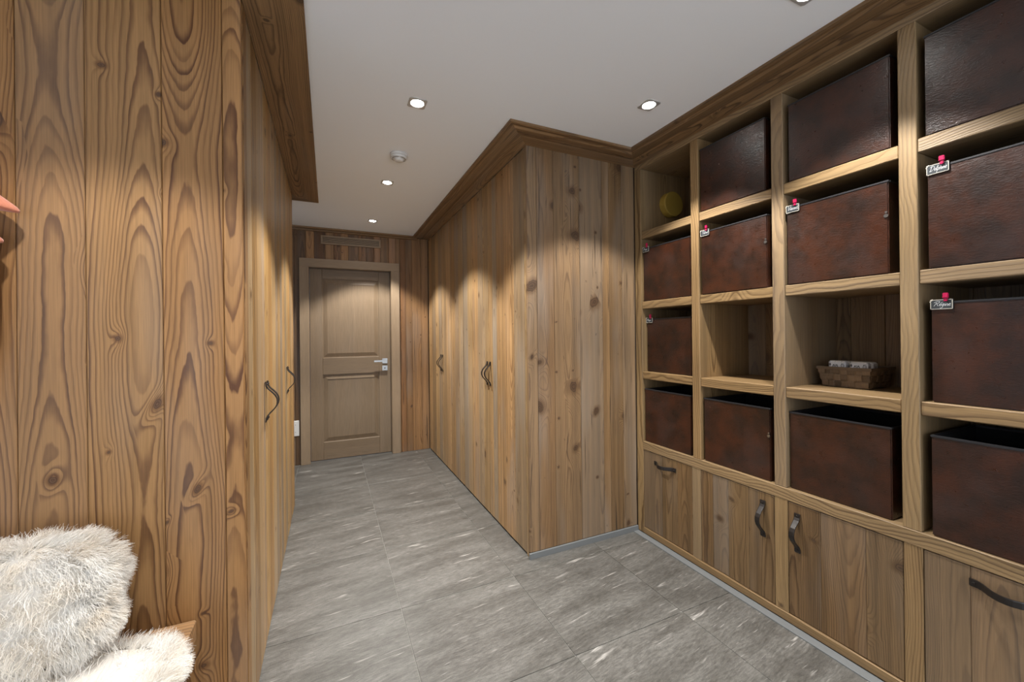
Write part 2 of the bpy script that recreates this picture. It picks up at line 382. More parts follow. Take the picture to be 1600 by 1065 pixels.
# door wall
wb = slab('wall_back', (-1.5, YB + .016, 0), (-.20, YB + .10, C), M_CARC, None, 'z', 0)
tag(wb, 'dark reddish brown vertical board wall around the pale door', 'wall', None, 'structure')
slab('backing', (.645, YB + .016, 0), (1.86, YB + .10, C), M_CARC, wb, 'z', 0)
slab('backing', (-.20, YB + .016, 2.05), (.645, YB + .10, C), M_CARC, wb, 'z', 0)
bx = [-1.5, -1.38, -1.27, -1.15, -1.03, -.9, -.79, -.67, -.55, -.43, -.315, -.205]
boards(wb, 'plank', bx, 0, C - .012, YB, M_BACK, jitter=.004)
boards(wb, 'plank', [-.205, -.13, -.025, .055, .123, .199, .302, .381, .46, .528, .617, .69], 2.06, C - .012, YB, M_BACK, jitter=.003)
boards(wb, 'plank', [.69, .742, .80, .872, .973, 1.056], 0, C - .012, YB, M_BACK, jitter=.005)

# plank wall on the left that faces the bench (clads the end of the left wardrobe)
wl = slab('wall_left', (-2.70, YL0 + .018, 0), (XL - .004, YL0 + .06, C), M_CARC, None, 'z', 0)
tag(wl, 'honey coloured wide larch plank wall behind the bench with dark knots', 'wall', None, 'structure')
boards(wl, 'plank', [-2.70, -2.54, -2.37, -2.21, -2.05, -1.88, -1.73, -1.57, -1.41, -1.26, -1.10, -.94, -.774, -.633, -.459, -.305, -.252], 0, C - .012, YL0, M_PANEL, t=.018)

wf = slab('wall_far_left', (X0R - .1, Y0R, 0), (X0R, .10, C), M_PLASTER, None, 'z', 0)
tag(wf, 'plain pale plaster side wall with a window, outside the view', 'wall', None, 'structure')
slab('wall_panel', (X0R - .1, 1.40, 0), (X0R, YL0 + .06, C), M_PLASTER, wf, 'z', 0)
slab('wall_panel', (X0R - .1, .10, 0), (X0R, 1.40, .65), M_PLASTER, wf, 'z', 0)
slab('wall_panel', (X0R - .1, .10, 1.95), (X0R, 1.40, C), M_PLASTER, wf, 'z', 0)
wh = slab('wall_behind', (X0R, Y0R - .1, 0), (-2.52, Y0R, C), M_PLASTER, None, 'z', 0)
tag(wh, 'plain pale plaster wall with a wide window behind the viewpoint', 'wall', None, 'structure')
slab('wall_panel', (-.48, Y0R - .1, 0), (.22, Y0R, C), M_PLASTER, wh, 'z', 0)
slab('wall_panel', (1.68, Y0R - .1, 0), (X1R, Y0R, C), M_PLASTER, wh, 'z', 0)
slab('wall_panel', (.22, Y0R - .1, 2.18), (1.68, Y0R, C), M_PLASTER, wh, 'z', 0)
slab('wall_panel', (.22, Y0R - .1, 0), (1.68, Y0R, .12), M_PLASTER, wh, 'z', 0)
slab('wall_panel', (-2.52, Y0R - .1, 0), (-.48, Y0R, .50), M_PLASTER, wh, 'z', 0)
slab('wall_panel', (-2.52, Y0R - .1, 2.04), (-.48, Y0R, C), M_PLASTER, wh, 'z', 0)
wr = slab('wall_right', (2.30, Y0R, 0), (2.40, YM, C), M_PLASTER, None, 'z', 0)
tag(wr, 'plain wall behind the built-in wooden shelving', 'wall', None, 'structure')
slab('wall_panel', (XS, Y0R, 0), (2.30, .205, C), M_PLASTER, wr, 'z', 0)
wp = slab('wall_passage', (-1.6, YL1 - .0, 0), (-1.5, YB + .1, C), M_PLASTER, None, 'z', 0)
tag(wp, 'pale wall of the side passage left of the door, mostly hidden', 'wall', None, 'structure')

def window(name, lo, hi, axis, label):
    w_ = empty(name, ((lo[0] + hi[0]) / 2, (lo[1] + hi[1]) / 2, lo[2]), label, 'window', None, 'structure')
    f = .05
    def bar(a0, a1, z0, z1):
        if axis == 'x': slab('window_frame', (a0, lo[1], z0), (a1, hi[1], z1), M_GLASSF, w_, 'z')
        else: slab('window_frame', (lo[0], a0, z0), (hi[0], a1, z1), M_GLASSF, w_, 'z')
    i = 0 if axis == 'x' else 1
    A, B = lo[i], hi[i]; mid = (A + B) / 2
    bar(A, A + f, lo[2], hi[2]); bar(B - f, B, lo[2], hi[2]); bar(mid - .03, mid + .03, lo[2] + f, hi[2] - f)
    bar(A + f, B - f, lo[2], lo[2] + f); bar(A + f, B - f, hi[2] - f, hi[2])
    for a0, a1 in ((A + f, mid - .03), (mid + .03, B - f)):
        if axis == 'x': slab('pane', (a0, lo[1] + .02, lo[2] + f), (a1, lo[1] + .026, hi[2] - f), M_GLASS, w_, 'z', 0)
        else: slab('pane', (lo[0] + .02, a0, lo[2] + f), (lo[0] + .026, a1, hi[2] - f), M_GLASS, w_, 'z', 0)
window('window_1', (-2.52, Y0R - .07, .50), (-.48, Y0R - .01, 2.04), 'x', 'two pane wood framed window in the wall behind the viewpoint')
window('added_fill_window', (.22, Y0R - .07, .12), (1.68, Y0R - .01, 2.18), 'x', 'tall two pane glazed opening added for fill light behind the viewpoint')  # added opening, there only to let fill light in
window('window_2', (X0R - .07, .10, .65), (X0R - .01, 1.40, 1.95), 'y', 'two pane wood framed window in the far left side wall')

# ------------------------------------------------------------------ cornices
P = .18
PROF = [(P, C - .0005), (P, C - .013), (P - .012, C - .016), (P - .024, C - .010), (P - .034, C - .010), (P - .046, C - .019),
        (P - .085, C - .0215), (P - .105, C - .016), (P - .115, C - .020), (.02, C - .026), (0, C - .028), (0, C - .0005)]
PFLAT = [(P + .004, C - .0005), (P + .004, C - .010), (P - .004, C - .013), (.002, C - .026), (0, C - .026), (0, C - .0005)]
PSM = [(.066, C - .0005), (.066, C - .014), (.056, C - .020), (.03, C - .018), (.024, C - .03), (0, C - .034), (0, C - .0005)]
def cornice(parent, A, B, nrm, prof, ea, eb, mat=M_CORN, name='cornice_board'):
    """Moulding from A to B along a wall; nrm points into the room; ea/eb: how far each end moves along A->B per unit of projection."""
    A, B, n = Vector((*A, 0)), Vector((*B, 0)), Vector((*nrm, 0)); d = (B - A).normalized()
    ctr = (A + B) / 2 + n * .09 + Vector((0, 0, C))
    R = Matrix((n, d.cross(n), d)).transposed()        # local x across, z along
    V = []; k = len(prof)
    for base, e in ((A, ea), (B, eb)):
        for p, z in prof: V.append(R.transposed() @ (base + d * (e * p) + n * p + Vector((0, 0, z)) - ctr))
    Fc = [(i, (i + 1) % k, k + (i + 1) % k, k + i) for i in range(k)] + [tuple(range(k))[::-1], tuple(range(k, 2 * k))]
    bm = bmesh.new(); vs = [bm.verts.new(v) for v in V]
    for f in Fc: bm.faces.new([vs[i] for i in f])
    bmesh.ops.recalc_face_normals(bm, faces=bm.faces[:])
    return from_bm(name, bm, mat, parent, Matrix.Translation(ctr) @ R.to_4x4())
t1 = empty('trim_1', (XM, YM, C), 'dark moulded wood cornice around the right wardrobe and along the shelving top', 'cornice', None, 'structure')
cornice(t1, (XM, YB - .05), (XM, YM), (-1, 0), PROF, 0, 1)
cornice(t1, (XM, YM), (XS, YM), (0, -1), PROF, -1, -1)
cornice(t1, (XS, YM), (XS, -.6), (-1, 0), PROF, 1, 0)
t2 = empty('trim_2', (XL, YL1, C), 'broad flat dark wood board under the ceiling along the left wardrobe', 'cornice', None, 'structure')
cornice(t2, (XL, YL0), (XL, YL1), (1, 0), PFLAT, -1, 1)
cornice(t2, (XL, YL1), (-1.5, YL1), (0, 1), PFLAT, -1, 0)
cornice(t2, (-2.7, YL0), (XL, YL0), (0, -1), PFLAT, 0, 1)
t3 = empty('trim_3', (-.2, YB, C), 'narrow brown moulding along the ceiling above the door', 'cornice', None, 'structure')
cornice(t3, (-1.5, YB), (XM - .13, YB), (0, -1), PSM, 0, 0)

# grey stone skirting of the wardrobe end, flat stone border before the shelving
sk = slab('baseboard_right', (XM - .008, YM - .012, 0), (XS - .003, YM, .034), M_SKIRT, None, 'x', .001)
tag(sk, 'low grey stone skirting under the knotty end panel of the wardrobe', 'baseboard', None, 'structure')
sk2 = slab('baseboard_shelving', (XS - .047, .205, 0), (XS - .004, YM - .012, .006), M_SKIRT, None, 'y', .001)
tag(sk2, 'flat grey stone border strip on the floor before the shelving plinth', 'baseboard', None, 'structure')

# ------------------------------------------------------------------ handles
def handle_mesh():
    L = .085; path = [(-L, .0015, .0115), (-L + .004, .0030, .0122), (-L + .018, .0040, .0118), (-L + .030, .011, .0112), (-L + .044, .0245, .0108), (-L + .058, .0365, .0106), (-L + .072, .0435, .0106),
            (0, .0452, .0106)]
    path += [(-a, b, c) for a, b, c in path[-2::-1]]
    bm = bmesh.new(); rows = []; n = len(path); th = .0042
    for i, (z, o, w) in enumerate(path):
        a, b = path[max(i - 1, 0)], path[min(i + 1, n - 1)]
        tz, to = b[0] - a[0], b[1] - a[1]; l = math.hypot(tz, to); nz, no = -to / l, tz / l
        rows.append([bm.verts.new((sx * w * q, -(o + no * th * s_), z + nz * th * s_)) for sx, s_, q in ((-1, 0, 1), (-1, .8, 1), (-.75, 1, 1), (.75, 1, 1), (1, .8, 1), (1, 0, 1))])
    for r0, r1 in zip(rows[:-1], rows[1:]):
        for k in range(6): bm.faces.new((r0[k], r0[(k + 1) % 6], r1[(k + 1) % 6], r1[k]))
    bm.faces.new(rows[0][::-1]); bm.faces.new(rows[-1])
    for z in (-L + .010, L - .010):      # screw heads
        bmesh.ops.create_cone(bm, cap_ends=True, segments=10, radius1=.0042, radius2=.003, depth=.003,
                              matrix=Matrix.Translation((0, -.009, z)) @ Matrix.Rotation(math.pi / 2, 4, 'X'))
    bmesh.ops.recalc_face_normals(bm, faces=bm.faces[:])
    me = bpy.data.meshes.new('handle'); bm.to_mesh(me); bm.free(); me.materials.append(M_IRON)
    for p in me.polygons: p.use_smooth = False
    return me
ME_HANDLE = handle_mesh()
def handle(parent, loc, face, horizontal=False):
    R = {'-y': 0, '-x': -math.pi / 2, '+x': math.pi / 2}[face]
    M = Matrix.Translation(loc) @ Matrix.Rotation(R, 4, 'Z')
    if horizontal: M = M @ Matrix.Rotation(math.pi / 2, 4, 'Y')
    o = bpy.data.objects.new('handle', ME_HANDLE); put(o, parent, None, M); o['label'] = 'bowed black strap handle'
    return o

# ------------------------------------------------------------------ wardrobe on the right of the corridor
wd = empty('wardrobe', (XM, YM, 0), 'tall built-in wardrobe of aged spruce boards on the right of the corridor', 'wardrobe')
slab('carcass', (XM + .03, YM + .03, .012), (XS + .35, YB - .002, C - .004), M_CARC, wd, 'z', 0)
slab('plinth', (XM + .022, YM + .02, 0), (XM + .05, YB - .002, .014), M_DARKIN, wd, 'y', 0)
ep = slab('end_panel', (XM + .002, YM + .017, .034), (XS + .05, YM + .034, C - .012), M_CARC, wd, 'z', 0)
boards(ep, 'plank', [XM + .001, 1.121, 1.236, 1.423, 1.594, 1.649, 1.754, XS - .004], .034, C - .012, YM, M_FACE, t=.018, jitter=.001)
slab('corner_post', (XM, YM + .018, .004), (XM + .02, YM + .042, C - .012), M_WARD, wd, 'z', .0015, 'x')
def ward_door(parent, x, y0, y1, out, zlo, zhi, mat, joints, hy=None, hz=1.03, g=.003):
    xa, xb = (x + .012, x + .024) if out < 0 else (x - .024, x - .012)
    d = slab('door', (xa, y0 + g, zlo), (xb, y1 - g, zhi), M_CARC, parent, 'z', 0)
    js = [y0 + g] + list(joints) + [y1 - g]
    boards(d, 'plank', js, zlo, zhi, x, mat, t=.012, axis='y', out=out, jitter=.0012, gap=.0005)
    if hy is not None: handle(d, (x, hy, hz), '-x' if out < 0 else '+x')
    return d
dz0, dz1 = .014, C - .03
ward_door(wd, XM, 2.119, 2.702, -1, dz0, dz1, M_WARD, (2.272, 2.413, 2.556, 2.63), 2.676)
ward_door(wd, XM, 2.702, 3.304, -1, dz0, dz1, M_WARD, (2.82, 2.93, 3.07, 3.19), 2.734)
ward_door(wd, XM, 3.312, 4.020, -1, dz0, dz1, M_WARD, (3.44, 3.56, 3.70, 3.86), 3.990)
ward_door(wd, XM, 4.020, 4.600, -1, dz0, dz1, M_WARD, (4.15, 4.29, 4.45), 4.054)

# wardrobe on the left of the corridor
wdl = empty('wardrobe', (XL, YL0, 0), 'tall built-in wardrobe of yellowish boards along the left of the corridor', 'wardrobe')
slab('carcass', (-.85, YL0 + .062, .012), (XL - .026, YL1 - .02, C - .004), M_CARC, wdl, 'z', 0)
slab('plinth', (XL - .05, YL0 + .07, 0), (XL - .022, YL1 - .01, .014), M_DARKIN, wdl, 'y', 0)
slab('corner_post', (XL - .022, YL0 + .018, .002), (XL, YL0 + .075, C - .012), M_PANEL, wdl, 'z', .0015, 'x')
fe = slab('end_panel', (-.85, YL1 - .02, .0), (XL - .0, YL1, C - .012), M_WARDL, wdl, 'z', .0015, 'y')
lz0, lz1 = .008, C - .028
ward_door(wdl, XL, 1.628, 2.020, 1, lz0, lz1, M_WARDL, (1.72, 1.83, 1.94), 1.992)
ward_door(wdl, XL, 2.020, 2.500, 1, lz0, lz1, M_WARDL, (2.13, 2.26, 2.40), 2.048)
ward_door(wdl, XL, 2.500, 2.985, 1, lz0, lz1, M_WARDL, (2.61, 2.73, 2.86), 2.955)
ward_door(wdl, XL, 2.985, 3.508, 1, lz0, lz1, M_WARDL, (3.09, 3.21, 3.33, 3.42), 3.012)

# ------------------------------------------------------------------ door with frame
dr = empty('door_1', (.23, YB, 0), 'pale oak panelled door in a pale wooden frame at the corridor end', 'door', None, 'structure')
fy0, fy1 = YB - .022, YB + .012
cas = slab('door_casing', (-.268, fy0, 0), (-.182, fy1, 2.034), M_OAKLIT, dr, 'z')
slab('door_casing', (.638, fy0, 0), (.728, fy1, 2.034), M_OAKLIT, dr, 'z')
slab('door_casing', (-.268, fy0, 2.034), (.728, fy1, 2.122), M_OAKLIT, dr, 'x')
slab('door_jamb', (-.20, fy1, 0), (-.180, YB + .15, 2.034), M_OAK, dr, 'z', thick='x')
slab('door_jamb', (.636, fy1, 0), (.656, YB + .15, 2.034), M_OAK, dr, 'z', thick='x')
slab('door_jamb', (-.20, fy1, 2.032), (.656, YB + .15, 2.052), M_OAK, dr, 'x', thick='z')
ly = YB + .062                  # face of the leaf
leaf = slab('door_leaf', (-.178, ly + .016, .004), (.634, ly + .044, 2.030), M_OAK, dr, 'z', 0)
slab('stile', (-.178, ly, .004), (-.058, ly + .02, 2.030), M_OAK, leaf, 'z', .003)
slab('stile', (.512, ly, .004), (.634, ly + .02, 2.030), M_OAK, leaf, 'z', .003)
slab('rail', (-.058, ly, 1.925), (.512, ly + .02, 2.030), M_OAK, leaf, 'x', .003)
slab('rail', (-.058, ly, .905), (.512, ly + .02, 1.085), M_OAK, leaf, 'x', .003)
slab('rail', (-.058, ly, .004), (.512, ly + .02, .190), M_OAK, leaf, 'x', .003)
def field(z0, z1):
    x0, x1 = -.058, .512; b = .048; y0, y1 = ly + .015, ly + .005
    xs_ = [x0, x0 + .014, x0 + b, x1 - b, x1 - .014, x1]
    V = [(x0, y0, z0), (x1, y0, z0), (x1, y0, z1), (x0, y0, z1)]
    for e, yy in ((.010, y0), (b, y1 - .001), (b, y1 + .004), (b + .006, y1 + .004)):
        V += [(x0 + e, yy, z0 + e), (x1 - e, yy, z0 + e), (x1 - e, yy, z1 - e), (x0 + e, yy, z1 - e)]
    Fc = []
    for k in range(4):
        for i in range(4):
            a, b2 = 4 * k + i, 4 * k + (i + 1) % 4; Fc.append((a, b2, b2 + 4, a + 4))
    Fc.append((16, 17, 18, 19))
    c = Vector(((x0 + x1) / 2, ly, (z0 + z1) / 2))
    from_py('panel', [Vector(v) - c for v in V], Fc, M_OAK, leaf, Matrix.Translation(c))
field(.190, .905); field(1.085, 1.925)
# lever handle
def cyl(bm, p, q, r, seg=12):
    p, q = Vector(p), Vector(q); d = q - p
    M = Matrix.Translation((p + q) / 2) @ d.to_track_quat('Z', 'Y').to_matrix().to_4x4()
    bmesh.ops.create_cone(bm, cap_ends=True, segments=seg, radius1=r, radius2=r, depth=d.length, matrix=M)
def bxm(bm, lo, hi, bev=0):
    r = bmesh.ops.create_cube(bm, size=1.0); v = r['verts']
    bmesh.ops.scale(bm, vec=[hi[i] - lo[i] for i in range(3)], verts=v)
    bmesh.ops.translate(bm, vec=[(hi[i] + lo[i]) / 2 for i in range(3)], verts=v)
    if bev: bmesh.ops.bevel(bm, geom=list({e for q in v for e in q.link_edges}), offset=bev, segments=2, affect='EDGES')
bm = bmesh.new(); bxm(bm, (.545, ly - .008, 1.005), (.600, ly, 1.060), .002); bxm(bm, (.545, ly - .006, .925), (.600, ly, .980), .002)
hp = from_bm('handle_plate', bm, M_CHROME, leaf); hp['label'] = 'two square chrome rosettes of the door lever'
bm = bmesh.new(); cyl(bm, (.574, ly - .006, 1.034), (.574, ly - .052, 1.034), .009); bxm(bm, (.452, ly - .058, 1.025), (.582, ly - .044, 1.043), .003)
lv = from_bm('lever', bm, M_CHROME, leaf); lv['label'] = 'chrome lever of the door'
bm = bmesh.new(); cyl(bm, (.572, ly - .0064, .952), (.572, ly - .004, .952), .007); from_bm('keyhole', bm, M_SLOT, leaf)

# ventilation grille over the door
vg = empty('ventilation_grille', (.232, YB, 2.325), 'long low wooden slatted ventilation grille above the door', 'vent')
vy = YB - .014; x0, x1, z0, z1 = -.066, .532, 2.282, 2.372
slab('backing', (x0 + .01, YB - .004, z0 + .008), (x1 - .01, YB - .001, z1 - .008), M_DARKIN, vg, 'x', 0)
for lo_, hi_, gr in (((x0, z0), (x1, z0 + .016), 'x'), ((x0, z1 - .016), (x1, z1), 'x'), ((x0, z0 + .016), (x0 + .018, z1 - .016), 'z'), ((x1 - .018, z0 + .016), (x1, z1 - .016), 'z')):
    slab('frame', (lo_[0], vy, lo_[1]), (hi_[0], YB, hi_[1]), M_OAKLIT, vg, gr)
for k in range(6):
    zc = z0 + .0225 + k * .0090
    slab('slat', (x0 + .018, vy + .003, zc - .0028), (x1 - .018, YB - .004, zc + .0028), M_OAKLIT, vg, 'x', .0005)

# wall socket beside the door
so = empty('wall_socket', (-.322, YB, .302), 'white double wall socket low on the boards left of the door', 'socket')
slab('cover_plate', (-.365, YB - .012, .300), (-.281, YB + .001, .458), M_WHITEP, so, 'z', .004)
for zc in (.342, .416):
    bm = bmesh.new(); cyl(bm, (-.323, YB - .013, zc), (-.323, YB - .008, zc), .022, 20); s_ = from_bm('outlet', bm, M_WHITEP, so)
    bm = bmesh.new()
    for dx_ in (-.009, .009): cyl(bm, (-.323 + dx_, YB - .0135, zc), (-.323 + dx_, YB - .012, zc), .003, 8)
    from_bm('pin_hole', bm, M_SLOT, s_)

# ------------------------------------------------------------------ shelving unit
SX1 = 2.27
ROWS = [1.970, 1.514, 1.058, .604]         # floors of rows 1..4
CELLS = [(1.6246, 2.018), (1.1723, 1.5718), (.7201, 1.1193), (.268, .6699)]   # y range of columns 1..4 from the corner
su = empty('shelving_unit', (XS, YM, 0), 'wall to wall sawn larch shelving grid with cupboards below on the right', 'shelving')
slab('post', (XS, 2.018, .006), (SX1, YM - .002, 2.381), M_SHELF, su, 'z', .002, 'y')
posts = [(1.5718, 1.6246), (1.1193, 1.1723), (.6699, .7201), (.215, .268)]
for a, b in posts: slab('post', (XS, a, .604), (SX1, b, 2.381), M_SHELF, su, 'z', .0025, 'y')
slab('top_rail', (XS, .215, 2.381), (SX1, YM - .002, C - .022), M_SHELF, su, 'y', .002, 'z')
slab('base_board', (XS - .002, .215, .5504), (SX1, 2.018, .604), M_SHELF, su, 'y', .002, 'z')
for z in ROWS[:3]:
    for a, b in CELLS:
        j = random.uniform(0, .004)
        slab('shelf', (XS + .002 + j, a, z - .048), (SX1, b, z), M_SHELF, su, 'y', .003, 'z')
bp = slab('back_panel', (SX1 + .014, .215, .55), (SX1 + .026, YM - .002, 2.41), M_CARC, su, 'z', 0)
ys = [.215, .36, .50, .66, .80, .93, 1.06, 1.20, 1.33, 1.47, 1.61, 1.75, 1.90, YM - .002]
boards(bp, 'plank', ys, .604, 2.381, SX1, M_CAB, t=.014, axis='y', out=-1, jitter=.001)
slab('plinth_strip', (XS - .004, .215, .006), (XS + .02, 2.018, .046), M_SHELF, su, 'y', .004, 'x')
stiles = [(1.576, 1.632), (1.116, 1.173), (.667, .718), (.215, .268)]
for a, b in stiles: slab('stile', (XS, a, .046), (XS + .02, b, .5504), M_SHELF, su, 'z', .001, 'x')
slab('carcass', (XS + .03, .215, .006), (SX1, 2.018, .5504), M_CARC, su, 'y', 0)
def cab_door(y0, y1, joints, name):
    g = .0018
    d = slab(name, (XS + .012, y0 + g, .049), (XS + .024, y1 - g, .547), M_CARC, su, 'z', 0)
    boards(d, 'plank', [y0 + g] + joints + [y1 - g], .049, .547, XS + .001, M_CAB, t=.012, axis='y', out=-1, jitter=.0006, gap=.0002)
    return d
d1 = cab_door(1.632, 2.018, [1.742, 1.86], 'flap_front'); handle(d1, (XS, 1.832, .492), '-x', True)
d2 = cab_door(1.173, 1.576, [1.30, 1.41, 1.50], 'cupboard_door'); handle(d2, (XS, 1.226, .427), '-x')
d3 = cab_door(.718, 1.116, [.83, .985], 'cupboard_door'); handle(d3, (XS, 1.073, .424), '-x')
d4 = cab_door(.268, .667, [.40, .555], 'flap_front'); handle(d4, (XS, .470, .500), '-x', True)

# ------------------------------------------------------------------ leather boxes
def leather_box(x, y0, y1, z0, h, label, ring=False):
    b = empty('storage_box', (x, (y0 + y1) / 2, z0), label, 'box', 'brown leather storage boxes in the shelving')
    D = .345; t = .006; z0 = z0 + .0008; z1 = z0 + h
    bm = bmesh.new()
    O = [(x, y0), (x + D, y0), (x + D, y1), (x, y1)]; I = [(x + t, y0 + t), (x + D - t, y0 + t), (x + D - t, y1 - t), (x + t, y1 - t)]
    c = Vector((x, (y0 + y1) / 2, z0))
    vo = [bm.verts.new(Vector((*p, z)) - c) for z in (z0, z1 - .006) for p in O]
    vi = [bm.verts.new(Vector((*p, z)) - c) for z in (z0 + t, z1 - .006) for p in I]
    bm.faces.new(vo[3::-1]); bm.faces.new(vi[:4])
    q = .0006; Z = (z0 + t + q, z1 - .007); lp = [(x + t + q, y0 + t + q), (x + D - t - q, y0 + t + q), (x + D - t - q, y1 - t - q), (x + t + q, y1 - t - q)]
    from_py('inner_shade', [Vector((*p, zz)) - c for zz in Z for p in lp], [(0, 1, 2, 3), (1, 0, 4, 5), (2, 1, 5, 6), (3, 2, 6, 7), (0, 3, 7, 4)], M_INSHADE, b, Matrix.Translation(c))  # black inner sheet stands for the shade in the box
    for i in range(4):
        j = (i + 1) % 4
        bm.faces.new((vo[i], vo[j], vo[4 + j], vo[4 + i])); bm.faces.new((vi[j], vi[i], vi[4 + i], vi[4 + j])); bm.faces.new((vo[4 + i], vo[4 + j], vi[4 + j], vi[4 + i]))
    ed = [e for e in bm.edges if all(v in vo for v in e.verts) and abs(e.verts[0].co.z - e.verts[1].co.z) > .1] + [e for e in bm.edges if all(v in vo[:4] for v in e.verts)]
    bmesh.ops.bevel(bm, geom=ed, offset=.0035, segments=2, affect='EDGES')
    from_bm('body', bm, M_LEATHER, b, Matrix.Translation(c))
    bm = bmesh.new(); e = .0022     # black piping round the open top
    for lo_, hi_ in (((x - e, y0 - e), (x + t + e, y1 + e)), ((x + D - t, y0 - e), (x + D + e, y1 + e)), ((x + t + e, y0 - e), (x + D - t, y0 + t)), ((x + t + e, y1 - t), (x + D - t, y1 + e))):
        bxm(bm, (*lo_, z1 - .0075), (*hi_, z1), .0015)
    from_bm('rim', bm, M_BLACK, b)['label'] = 'black piped rim'
    if ring:
        bm = bmesh.new(); cyl(bm, (x - .004, y0 + .006, z0 + h * .62), (x + .0, y0 + .006, z0 + h * .62), .007, 12)
        cyl(bm, (x - .0035, y0 + .006, z0 + h * .62 + .013), (x, y0 + .006, z0 + h * .62 + .013), .004, 10)
        from_bm('stud', bm, M_CHROME, b)['label'] = 'small metal stud'
    return b
BX = 1.876; BH = .343
rowname = ['top row', 'second row', 'third row', 'bottom row']
colname = ['next to the wardrobe', 'second column from the wardrobe', 'third column from the wardrobe', 'column cut by the right edge']
extra = {(0, 1): 'with a bright lamp reflection', (0, 3): 'with a wide lamp reflection', (1, 3): 'with crackled lit leather', (2, 3): 'with a bluish sheen'}
BOXES = {}
for c_, r_, x_, a, b, rg in [(0, 1, 1.870, 1.634, 2.006, 0), (0, 2, 1.900, 1.660, 2.012, 0), (0, 3, BX, 1.648, 2.012, 0),
                             (1, 0, 1.868, 1.202, 1.562, 0), (1, 1, 1.866, 1.196, 1.558, 1), (1, 3, BX, 1.198, 1.560, 1),
                             (2, 0, 1.868, .744, 1.098, 0), (2, 1, 1.867, .751, 1.107, 1), (2, 3, 1.882, .756, 1.114, 0),
                             (3, 0, 1.868, .287, .650, 0), (3, 1, 1.868, .284, .646, 0), (3, 2, 1.887, .288, .647, 0), (3, 3, 1.870, .284, .645, 0)]:
    ex = extra.get((r_, c_)); tagd = (r_ == 1 or (r_ == 2))
    lab = f"dark brown leather box{' with name tag' if tagd else ''}, {rowname[r_]}, {colname[c_]}"
    BOXES[(c_, r_)] = leather_box(x_, a, b, ROWS[r_], BH, lab, bool(rg)); BOXES[(c_, r_)]['ext'] = 0
    del BOXES[(c_, r_)]['ext']
    BOXES[(c_, r_)] = (x_, a, b, ROWS[r_] + BH)

# ------------------------------------------------------------------ chalk name tags with red clips
GL = {
 'D': (1.6, [[(.3, 0), (.5, 2)], [(-.1, 1.7), (.5, 2.1), (1.2, 2), (1.5, 1.5), (1.3, .6), (.5, 0), (0, .15)]]),
 'R': (1.45, [[(.2, 0), (.6, 1.5)], [(-.1, 1.5), (.7, 2.1), (1.3, 2), (1.3, 1.5), (.7, 1.0), (1.3, 0)]]),
 'V': (1.1, [[(0, 1.6), (.25, 1.9), (.4, 0), (1.3, 2)]]),
 'T': (1.2, [[(.5, 0), (.8, 2)], [(0, 1.8), (.6, 2.1), (1.5, 2.1)]]),
 'M': (1.4, [[(0, 0), (.35, 1.9), (.6, .5), (1.1, 1.9), (1.2, .2), (1.4, .2)]]),
 'e': (.65, [[(0, .45), (.45, .6), (.5, .95), (.25, 1), (.05, .5), (.25, 0), (.65, .25)]]),
 'E': (.65, [[(0, .45), (.45, .6), (.5, .95), (.25, 1), (.05, .5), (.25, 0), (.65, .25)], [(.35, 1.3), (.65, 1.6)]]),
 'l': (.5, [[(0, .2), (.45, 1.6), (.35, 2), (.15, 1.5), (.15, .3), (.3, 0), (.5, .3)]]),
 'p': (.7, [[(.15, .95), (-.1, -1)], [(.1, .6), (.4, 1), (.65, .7), (.5, .1), (.1, .1)]]),
 'h': (.7, [[(.05, 0), (.4, 2)], [(.1, .4), (.4, 1), (.55, .8), (.5, 0), (.7, .2)]]),
 'i': (.35, [[(.1, .9), (.15, .1), (.35, .2)], [(.2, 1.35), (.28, 1.5)]]),
 'n': (.7, [[(0, .9), (.1, 0), (.15, .6), (.4, 1), (.5, .8), (.5, 0), (.7, .25)]]),
 'g': (.65, [[(.55, .95), (.15, .9), (.05, .3), (.35, .1), (.55, .9), (.4, -.6), (.05, -1), (-.15, -.7)]]),
 'c': (.55, [[(.5, .85), (.2, .9), (.05, .4), (.25, 0), (.55, .25)]]),
 't': (.5, [[(.35, 1.7), (.15, .2), (.3, 0), (.5, .25)], [(-.05, 1.15), (.55, 1.25)]]),
 'b': (.6, [[(.25, 1.9), (.1, .1), (.4, .05), (.6, .6), (.25, .9)]]),
 'a': (.7, [[(.55, .9), (.15, .85), (.05, .25), (.3, .1), (.55, .85), (.5, .1), (.7, .2)]]),
 'u': (.7, [[(.05, .9), (.1, .1), (.4, .1), (.55, .9), (.5, .1), (.7, .2)]]),
 'y': (.6, [[(.05, .9), (.15, .2), (.45, .2)], [(.6, .9), (.3, -.9), (-.05, -.7)]]),
}
def stroke_mesh(bm, pts, w, X):
    """Flat chalk strokes on the plane x = X, pts in (y, z)."""
    for (a, b) in zip(pts[:-1], pts[1:]):
        d = Vector((b[0] - a[0], b[1] - a[1])); 
        if d.length < 1e-6: continue
        d.normalize(); n = Vector((-d.y, d.x)) * w / 2; d = d * w * .35
        q = [(a[0] - d.x + n.x, a[1] - d.y + n.y), (a[0] - d.x - n.x, a[1] - d.y - n.y), (b[0] + d.x - n.x, b[1] + d.y - n.y), (b[0] + d.x + n.x, b[1] + d.y + n.y)]
        bm.faces.new([bm.verts.new((X, *p)) for p in q])
